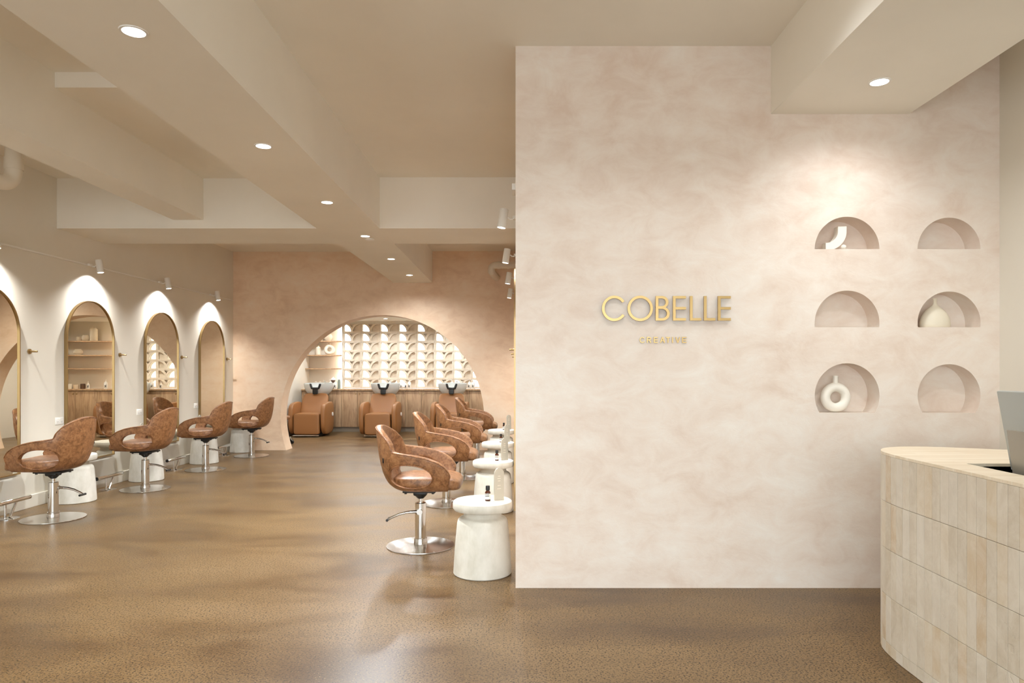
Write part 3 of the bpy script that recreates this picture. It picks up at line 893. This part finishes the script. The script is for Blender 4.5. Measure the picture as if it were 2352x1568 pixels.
def jar(name, loc, prof, mat, label, cat='vase', seg=36, lid=None, handle=None):
    t = empty(name, loc, 0, label, cat)
    obj('body', L(prof, seg), mat, t)
    if lid: obj('lid', L(lid, seg), mat, t)
    if handle: obj('handle', T(handle, .007, seg=8), mat, t)
    return t
SY = YS-SD/2-.02
donut_vase('ring_vase', (-4.07, SY, 1.631), .075, .038, .04, CREAMC, 'cream ring vase on the middle left shelf', .35)
jar('ribbed_bottle', (-4.31, SY, 1.631), [(0, 0), (.055, 0), (.058, .01), (.055, .03), (.058, .05), (.055, .07), (.058, .09), (.055, .11), (.057, .14), (.045, .165), (.022, .18), (.018, .20), (.0, .20)], CREAMC, 'pale ribbed bottle on the middle left shelf beside the ring vase')
jar('round_vase', (-4.12, SY+.045, 1.935), [(0, 0), (.05, 0), (.085, .04), (.10, .09), (.085, .14), (.04, .17), (.035, .19), (.028, .19), (0, .15)], CREAMC, 'round cream vase on the top left shelf')
jar('tapered_pot', (-4.235, SY-.085, 1.935), [(0, 0), (.045, 0), (.058, .075), (.052, .075), (.042, .01), (0, .01)], BALLC, 'small tapered tan pot before the round vase on the top left shelf', 'pot')
# right alcove (seen in the mirror)
jar('canister', (-.02, SY, 1.935), [(0, 0), (.07, 0), (.075, .01), (.075, .25), (.07, .26), (0, .26)], CREAMC, 'tall cream lidded canister reflected in the second mirror', 'canister', lid=[(.0, .2601), (.055, .2601), (.055, .285), (.02, .29), (.02, .315), (0, .32)])
jar('jug', (.16, SY, 1.935), [(0, 0), (.05, 0), (.075, .04), (.07, .09), (.05, .12), (.055, .13), (.045, .13), (0, .1)], CREAMC, 'small round cream jug beside the tall canister', 'jug')
jar('cup', (.30, SY, 1.935), [(0, 0), (.04, 0), (.055, .04), (.045, .09), (.038, .09), (0, .04)], CREAMC, 'small cream cup with ear beside the round jug', 'cup', handle=[(.045, 0, .07), (.075, 0, .065), (.075, 0, .03), (.05, 0, .025)])
jar('round_pot', (.32, SY, 1.631), [(0, 0), (.06, 0), (.09, .045), (.085, .09), (.055, .115), (.065, .13), (.055, .13), (.045, .11), (0, .1)], CREAMC, 'round cream pot on the middle shelf in the mirror', 'pot')

# ------------------------------------------------------------------ bottles on the bench
def make_pump(h=.15, w_=.036):
    t = empty('pump_bottle', (0, 0, 0)); t['category'] = 'pump bottle'
    obj('body', L([(0, 0), (w_-.003, 0), (w_, .004), (w_, h-.02), (w_*.75, h-.005), (w_*.36, h), (0, h)], 24), PLASTIC, t)
    p = obj('pump', L([(.0, h), (.013, h), (.013, h+.018), (.005, h+.019), (.005, h+.045), (.0, h+.045)], 16), PLASTIC, t)
    obj('nozzle', T([(0, 0, h+.045), (-.012, -.02, h+.047), (-.02, -.034, h+.038)], .0055, seg=8), PLASTIC, t)
    # black letter k
    b = bmesh.new(); z0 = h*.22
    def bar(xa, za, xb, zb, tk=.0045):
        m = Vector((xa+xb, za+zb))/2; d = Vector((xb-xa, zb-za)); l = d.length
        bb = B(-l/2, l/2, -.002, .002, -tk, tk); join(b, bb, Matrix.Translation((m.x, -w_-.0005, m.y)) @ Matrix.Rotation(-math.atan2(d.y, d.x), 4, 'Y'))
    bar(-.014, z0, -.014, z0+.062); bar(-.012, z0+.022, .012, z0+.046); bar(-.004, z0+.028, .013, z0)
    obj('letter', b, INK, t)
    return t
pb = make_pump()
BY = 14.56; BZ0 = .900
spots = [(-3.88, 0, 'large white pump bottle with black letter beside the leftmost basin, against the screen edge'),
 (-3.98, .0, 'large white pump bottle with black letter just right of the leftmost basin'),
 (-2.58, .02, 'white pump bottle behind the middle basin notch, left one'),
 (-2.30, 0, 'white pump bottle with black letter right of the middle basin'),
 (-2.72, .02, 'white pump bottle behind the middle basin notch, right one'),
 (-1.28, .02, 'white pump bottle behind the rightmost basin notch'),
 (-1.40, .02, 'white pump bottle behind the rightmost basin, left of the notch'),
 (-1.02, 0, 'white pump bottle with black letter right of the rightmost basin, inner one'),
 (-.94, 0, 'white pump bottle with black letter at the right end beside the arch'),
 (-.42, 0, 'white pump bottle on the bench seen in the mirrors')]
first = True
for x, dy, n_ in spots:
    if first:
        pb.location = (x, BY, BZ0); tag(pb, n_, None, 'white pump bottles on the bench'); first = False
    else: dup(pb, (x, BY+dy, BZ0), random.uniform(-.25, .25), n_, 'white pump bottles on the bench')
sm_ = make_pump(.11, .026)
sm_.location = (-4.08, BY+.1, BZ0); tag(sm_, 'slim white pump bottle nearest the jar above the leftmost basin', None, 'slim pump bottles on the bench')
bpy.context.view_layer.update()
for x, n_ in ((-4.22, 'slim white pump bottle above the leftmost basin'), (-4.31, 'slim white pump bottle farthest left above the basin'), (-2.48, 'slim pump bottle above the right half of the middle basin'),
              (-2.39, 'slim pump bottle at the right rim of the middle basin'), (-1.55, 'slim pump bottle above the left half of the rightmost basin'), (-1.16, 'slim pump bottle above the right half of the rightmost basin'), (.02, 'slim pump bottle on the bench seen in the mirror')):
    dup(sm_, (x, BY+.1, BZ0), random.uniform(-.4, .4), n_, 'slim pump bottles on the bench')
t = empty('treatment_jar', (-3.97, BY+.17, BZ0), 0, 'tall brown banded jar with white dome lid beside the leftmost basin', 'jar')
obj('body', L([(0, 0), (.05, 0), (.052, .01), (.052, .19), (0, .19)], 28), BROWNJ, t)
obj('lid', L([(.0, .1901), (.054, .1901), (.054, .205), (.035, .23), (.012, .245), (.01, .262), (0, .264)], 28), PLASTIC, t)
t = empty('spray_can', (-3.84, BY+.15, BZ0), 0, 'sage green can standing at the left post of the screen', 'can')
obj('body', L([(0, 0), (.03, 0), (.03, .16), (.022, .18), (.022, .20), (0, .20)], 24), GREENP, t)
for x, hh, m_, n_ in ((.12, .09, BROWNJ, 'brown round jar on the right bench, left of the wide tin'), (.26, .07, BALLC, 'wide tan tin on the right bench'), (.40, .085, CREAMC, 'cream jar on the right bench')):
    jar('storage_jar', (x, BY+.08, BZ0), [(0, 0), (.05, 0), (.052, .005), (.052, hh), (0, hh)], m_, n_, 'jar', 24, lid=[(.0, hh+.0002), (.048, hh+.0002), (.048, hh+.02), (0, hh+.022)])

# ------------------------------------------------------------------ rolling stool behind the arch pier
t = empty('rolling_stool', (-4.22, 12.15, 0), 0, 'brown leather rolling stool half hidden behind the left foot of the arch', 'stool')
obj('seat', superq(bmesh.new(), (0, 0, .455), (.17, .17, .04), .5, 1, 36, 14), LEATHER, t)
obj('post', C((0, 0, .07), (0, 0, .42), .028), PLASTIC, t)
for k in range(5):
    a = 2*PI*k/5-.25; c_, s_ = math.cos(a), math.sin(a)
    lg = obj('leg', T([(0, 0, .10), (.12*c_, .12*s_, .098), (.235*c_, .235*s_, .082)], [.018, .014, .011], seg=10), CHROME, t)
    cs = obj('caster', C((.235*c_-.022*s_, .235*s_+.022*c_, .032), (.235*c_+.022*s_, .235*s_-.022*c_, .032), .032, seg=20), RUBBER, t)
    obj('caster_stem', C((.235*c_, .235*s_, .03), (.235*c_, .235*s_, .085), .007, seg=8), CHROME, cs)

# ------------------------------------------------------------------ pipes
def pipe(name, pts, r, label, joints):
    t = empty(name, (0, 0, 0), 0, label, 'pipe')
    obj('pipe_run', T(pts, r, seg=24), PVC, t)
    for a, b in joints: obj('collar', C(a, b, r+.006, seg=24), PVC, t)
    return t
def bend(p0, p1, p2, n=8):
    p0, p1, p2 = map(Vector, (p0, p1, p2)); return [(p0*(1-u)**2+p1*2*u*(1-u)+p2*u*u) for u in [i/n for i in range(n+1)]]
xx = -4.02; yy = 5.45
pipe('waste_pipe', [(xx, yy, 3.224), (xx, yy, 2.95)]+bend((xx, yy, 2.90), (xx, yy, 2.775), (xx-.02, yy-.13, 2.77))+[(xx-.10, yy-.9, 2.755), (xx-.2, yy-2.2, 2.74)], .06,
     'white elbow pipe below the ceiling at the left edge', [((xx, yy, 2.90), (xx, yy, 2.99)), ((xx-.035, yy-.22, 2.768), (xx-.045, yy-.32, 2.766))])
pipe('waste_pipe', [(xx-.06, 4.55, 3.328), (xx-.06, 4.55, 3.12)]+bend((xx-.06, 4.55, 3.08), (xx-.06, 4.55, 2.96), (xx-.12, 4.45, 2.94))+[(xx-.4, 3.6, 2.92)], .07, 'fat rounded pipe bend in the upper left corner of the picture', [])
bpy.context.view_layer.update()
py, pz = 10.70, 2.945
pipe('waste_pipe', [(.0, py, pz+.005), (-.25, py, pz), (-.30, py, pz)]+bend((-.33, py, pz), (-.42, py, pz), (-.40, py+.02, pz-.10))+[(-.37, py+.16, pz-.13), (-.33, YB+.02, pz-.14)], .055,
     'white elbow pipe beside the plaster wall, under the cross beam', [((-.27, py, pz), (-.31, py, pz)), ((-.12, py, pz), (-.16, py, pz))])

# ------------------------------------------------------------------ wall sign
k_ = YW/F
def cx7(x): return ((1340+x/6.189)-VX)*k_
def cz7(y): return CH-((640+y/6.189)-VY)*k_
def strokes_obj(name, polys, d, mat, parent, y1, lab=None):
    bm = bmesh.new()
    for i_, pl in enumerate(polys):
        join(bm, plate(pl, d, y1-d-.00025*i_))
    o = obj(name, bm, mat, parent, True, 30)
    return o
def rect(x0, x1, y0, y1): return [(cx7(x0), cz7(y1)), (cx7(x1), cz7(y1)), (cx7(x1), cz7(y0)), (cx7(x0), cz7(y0))]
def ell(cx, cy, rx, ry, a0=0, a1=2*PI, n=64, full=True):
    m = n if full else n+1
    return [(cx7(cx+rx*math.cos(a0+(a1-a0)*i/n)), cz7(cy-ry*math.sin(a0+(a1-a0)*i/n))) for i in range(m)]
sign = empty('wall_sign', (0, 0, 0), 0, 'large brass lettering reading COBELLE on the plaster wall', 'sign')
SYF = YW-.010; D = .012
def cshape(cx, cy, rx, ry, tk, gap):
    o_ = ell(cx, cy, rx, ry, gap, 2*PI-gap, 56, False); i_ = ell(cx, cy, rx-tk, ry-tk, gap, 2*PI-gap, 56, False)
    return o_+i_[::-1]
TK = 38
y0_, y1_ = 250, 598
strokes_obj('letter', [[cshape(432, 425, 174, 180, 36, .60)]], D, SIGNGOLD, sign, SYF)
strokes_obj('letter', [[ell(799, 425, 179, 180), ell(799, 425, 179-36, 180-36)]], D, SIGNGOLD, sign, SYF)
def dshape(x0, x1, ya, yb):
    r = (yb-ya)/2; cy = (ya+yb)/2; rx = min(r*1.05, x1-x0)
    return [(cx7(x0), cz7(yb))]+[(cx7(x1-rx+rx*math.sin(PI*(1-i/20))), cz7(cy-r*math.cos(PI*(1-i/20)))) for i in range(21)]+[(cx7(x0), cz7(ya))]
# B: outer = bar + two bowls (as two rings sharing the middle bar)
ou = [(cx7(1018), cz7(y1_))]
r1 = (y1_-402)/2; 
ou += [(cx7(1215-100+100*math.sin(PI*(1-i/20))), cz7((y1_+402)/2-r1*math.cos(PI*(1-i/20)))) for i in range(21)]
r2 = (424-y0_)/2
up = [(cx7(1198-88+88*math.sin(PI*(1-i/20))), cz7((y0_+424)/2-r2*math.cos(PI*(1-i/20)))) for i in range(21)]
strokes_obj('letter', [[ou+[(cx7(1018), cz7(402))], dshape(1018+TK, 1215-TK, 402+TK*.8, y1_-34)]], D, SIGNGOLD, sign, SYF)
bB = sign.children[-1]
strokes_obj('letter_bowl', [[[(cx7(1018), cz7(424))]+up+[(cx7(1018), cz7(y0_))], dshape(1018+TK, 1198-TK, y0_+34, 424-TK*.8)]], D-.0004, SIGNGOLD, bB, SYF)
def E(x0, x1): return [[rect(x0, x0+TK, y0_, y1_)], [rect(x0+TK-1, x1, y0_, y0_+36)], [rect(x0+TK-1, x1, 405, 441)], [rect(x0+TK-1, x1, y1_-36, y1_)]]
def LL(x0, x1): return [[rect(x0, x0+TK, y0_, y1_)], [rect(x0+TK-1, x1, y1_-36, y1_)]]
strokes_obj('letter', E(1262, 1445), D, SIGNGOLD, sign, SYF)
strokes_obj('letter', LL(1502, 1662), D, SIGNGOLD, sign, SYF)
strokes_obj('letter', LL(1700, 1862), D, SIGNGOLD, sign, SYF)
strokes_obj('letter', E(1898, 2080), D, SIGNGOLD, sign, SYF)
for x, y in ((300, 330), (300, 520), (640, 425), (955, 425), (1037, 280), (1037, 570), (1281, 280), (1281, 570), (1521, 280), (1521, 570), (1719, 280), (1719, 570), (1917, 280), (1917, 570)):
    obj('standoff_pin', C((cx7(x), SYF-.002, cz7(y)), (cx7(x), YW+.001, cz7(y)), .003, seg=8), BRASS, sign)
sign2 = empty('wall_sign', (0, 0, 0), 0, 'small brass lettering reading CREATIVE below the large name', 'sign')
def seg(xa, ya, xb, yb, tk=7.5):
    d = Vector((xb-xa, yb-ya)); n = Vector((-d.y, d.x)).normalized()*tk
    return [[(cx7(xa+n.x), cz7(ya+n.y)), (cx7(xb+n.x), cz7(yb+n.y)), (cx7(xb-n.x), cz7(yb-n.y)), (cx7(xa-n.x), cz7(ya-n.y))]]
ya, yb = 828, 910; t6 = 6.5; m_ = (ya+yb)/2
def Es(x0, x1): return [seg(x0+t6, ya, x0+t6, yb), seg(x0, ya+t6, x1, ya+t6), seg(x0, m_, x1-3, m_), seg(x0, yb-t6, x1, yb-t6)]
S2 = YW-.004; D2 = .006
def s2(polys): strokes_obj('letter', polys, D2, SIGNGOLD, sign2, S2+.0035)
s2([[cshape(836, m_, 40, 42, 12, .62)]])
s2([seg(900+t6, ya, 900+t6, yb), seg(900, ya+t6, 938, ya+t6), seg(900, 870, 938, 870)]+[[[(cx7(935+26*math.cos(PI/2-PI*i/14)), cz7(849.5-22*math.sin(PI/2-PI*i/14)-(5 if i < 7 else -5)*0)) for i in range(15)]+[(cx7(935+13*math.cos(-PI/2+PI*i/14)), cz7(849.5-9*math.sin(-PI/2+PI*i/14))) for i in range(15)]]]+[seg(936, 872, 956, yb)])
s2(Es(998, 1055))
s2([seg(1122, ya, 1093, yb), seg(1122, ya, 1151, yb), seg(1104, 882, 1140, 882, 5)])
s2([seg(1172, ya+t6, 1228, ya+t6), seg(1200, ya, 1200, yb)])
s2([seg(1265, ya, 1265, yb)])
s2([seg(1312, ya, 1340, yb), seg(1368, ya, 1340, yb)])
s2(Es(1400, 1462))

# ------------------------------------------------------------------ reception counter
ZT = .920
cps = [(1.687, .9), (1.687, 1.6), (1.687, 2.3), (1.687, 2.85), (1.690, 3.05), (1.718, 3.22), (1.80, 3.345), (1.92, 3.402), (2.03, 3.400), (2.18, 3.345), (2.36, 3.26), (2.60, 3.17), (2.87, 3.10)]
def catmull(p, n=14):
    out = []
    P_ = [p[0]]+list(p)+[p[-1]]
    for i in range(1, len(P_)-2):
        a, b, c, d = [Vector(q) for q in P_[i-1:i+3]]
        for k in range(n):
            u = k/n
            out.append(.5*((2*b)+(c-a)*u+(2*a-5*b+4*c-d)*u*u+(-a+3*b-3*c+d)*u**3))
    out.append(Vector(p[-1])); return out
path = catmull(cps)
cnt = empty('reception_counter', (1.69, 2.9, 0), 0, 'curved reception counter clad in upright travertine tiles at the right edge', 'counter')
OFF = Matrix.Translation((-1.69, -2.9, 0))
def offs(path, d):
    out = []
    for i, p in enumerate(path):
        t_ = (path[min(i+1, len(path)-1)]-path[max(i-1, 0)]).normalized(); out.append(p+Vector((t_.y, -t_.x))*d)
    return out
inner = [(2.87, 2.78), (1.83, 2.78), (1.83, .9)]
def poly_solid(pts, z0, z1):
    bm = bmesh.new(); lo = [bm.verts.new((p[0], p[1], z0)) for p in pts]; hi = [bm.verts.new((p[0], p[1], z1)) for p in pts]
    n = len(pts)
    for i in range(n): bm.faces.new((lo[i], lo[(i+1) % n], hi[(i+1) % n], hi[i]))
    f1 = bm.faces.new(lo[::-1]); f2 = bm.faces.new(hi)
    bmesh.ops.triangulate(bm, faces=[f1, f2]); return bm
core = offs(path, .0115)
obj('core', xf(poly_solid([tuple(p) for p in core]+inner, 0.0, ZT-.012), OFF), GROUT, cnt, False)
# tiles
tot = [0]
for a_, b_ in zip(path, path[1:]): tot.append(tot[-1]+(b_-a_).length)
def at(s):
    for i in range(len(tot)-1):
        if s <= tot[i+1]:
            u = (s-tot[i])/(tot[i+1]-tot[i]+1e-9); return path[i].lerp(path[i+1], u), (path[i+1]-path[i]).normalized()
    return path[-1], (path[-1]-path[-2]).normalized()
bm = bmesh.new(); TW, TH = .0535, .2140; s = .004; random.seed(3)
while s < tot[-1]-TW:
    p, _ = at(s+TW/2); q0, _ = at(s); q1, _ = at(s+TW); d = (q1-q0).normalized(); n_ = Vector((d.y, -d.x))
    ang = math.atan2(d.y, d.x)
    z = ZT-.012; 
    while z > .005:
        zb = max(0.0, z-TH)
        jit = random.uniform(-.0006, .0006)
        bb = B(-TW/2+.0008, TW/2-.0008, -.012-jit, 0.0, zb+.0008, z-.0008, bev=.0012, seg=1)
        join(bm, bb, Matrix.Translation((p.x, p.y, 0)) @ Matrix.Rotation(ang, 4, 'Z') @ Matrix.Translation((0, 0, 0)))
        z = zb
        if zb <= 0: break
    s += TW
obj('tiles', xf(bm, OFF @ Matrix.Identity(4)), TILE, cnt, True, 30)
outer_top = offs(path, -.0)
obj('counter_top', xf(poly_solid([tuple(p) for p in path]+inner, ZT-.0119, ZT), OFF), TOPSTONE, cnt, False)
bm = bmesh.new(); box(bm, 1.832, 2.12, 2.766, 2.7795, ZT-.036, ZT-.013); box(bm, 2.124, 2.86, 2.766, 2.7795, ZT-.036, ZT-.013)
obj('inner_edge_strip', xf(bm, OFF), WHITELAM, cnt, False)
bm = bmesh.new(); box(bm, 1.831, 2.86, 2.77, 2.7799, .0, ZT-.037); box(bm, 1.8301, 1.838, .9, 2.769, .0, ZT-.037)
obj('inner_lining', xf(bm, OFF), WALNUT, cnt, False)
obj('desk_surface', xf(B(1.839, 2.45, .95, 2.768, .715, .74), OFF), WHITELAM, cnt, False)

# monitor (tilted back towards the camera side) and small acrylic holder
mon = empty('computer_monitor', (1.993, 2.35, .74), 0, 'pale grey monitor back rising above the counter at the right edge', 'monitor')
m = Matrix.Rotation(math.radians(-10.4), 4, 'Y')
def slab(x0, x1, y0, y1, z0, z1, bev=.004): return xf(B(x0, x1, y0, y1, z0, z1, bev=bev), Matrix.Translation((-.008, 0, .05)) @ m)
obj('housing', slab(-.012, .008, -.27, .35, .06, .437), ALU, mon)
obj('screen', slab(.0085, .011, -.262, .342, .068, .430, .001), DARKSCREEN, mon)
obj('stand', T([(.03, .04, .006), (.03, .04, .12), (-.01, .04, .22)], .018), ALU, mon)
obj('stand_foot', B(-.02, .14, -.07, .15, 0, .008, bev=.003), ALU, mon)
hol = empty('brochure_holder', (1.902, 2.42, .74), 0, 'smoky translucent panel leaning behind the counter in front of the monitor', 'holder')
obj('panel', xf(B(-.003, .003, -.20, .165, .0, .338, bev=.002), Matrix.Rotation(math.radians(-8), 4, 'Y')), SMOKY, hol)
obj('foot', B(-.02, .05, -.20, .165, 0, .004), SMOKY, hol)
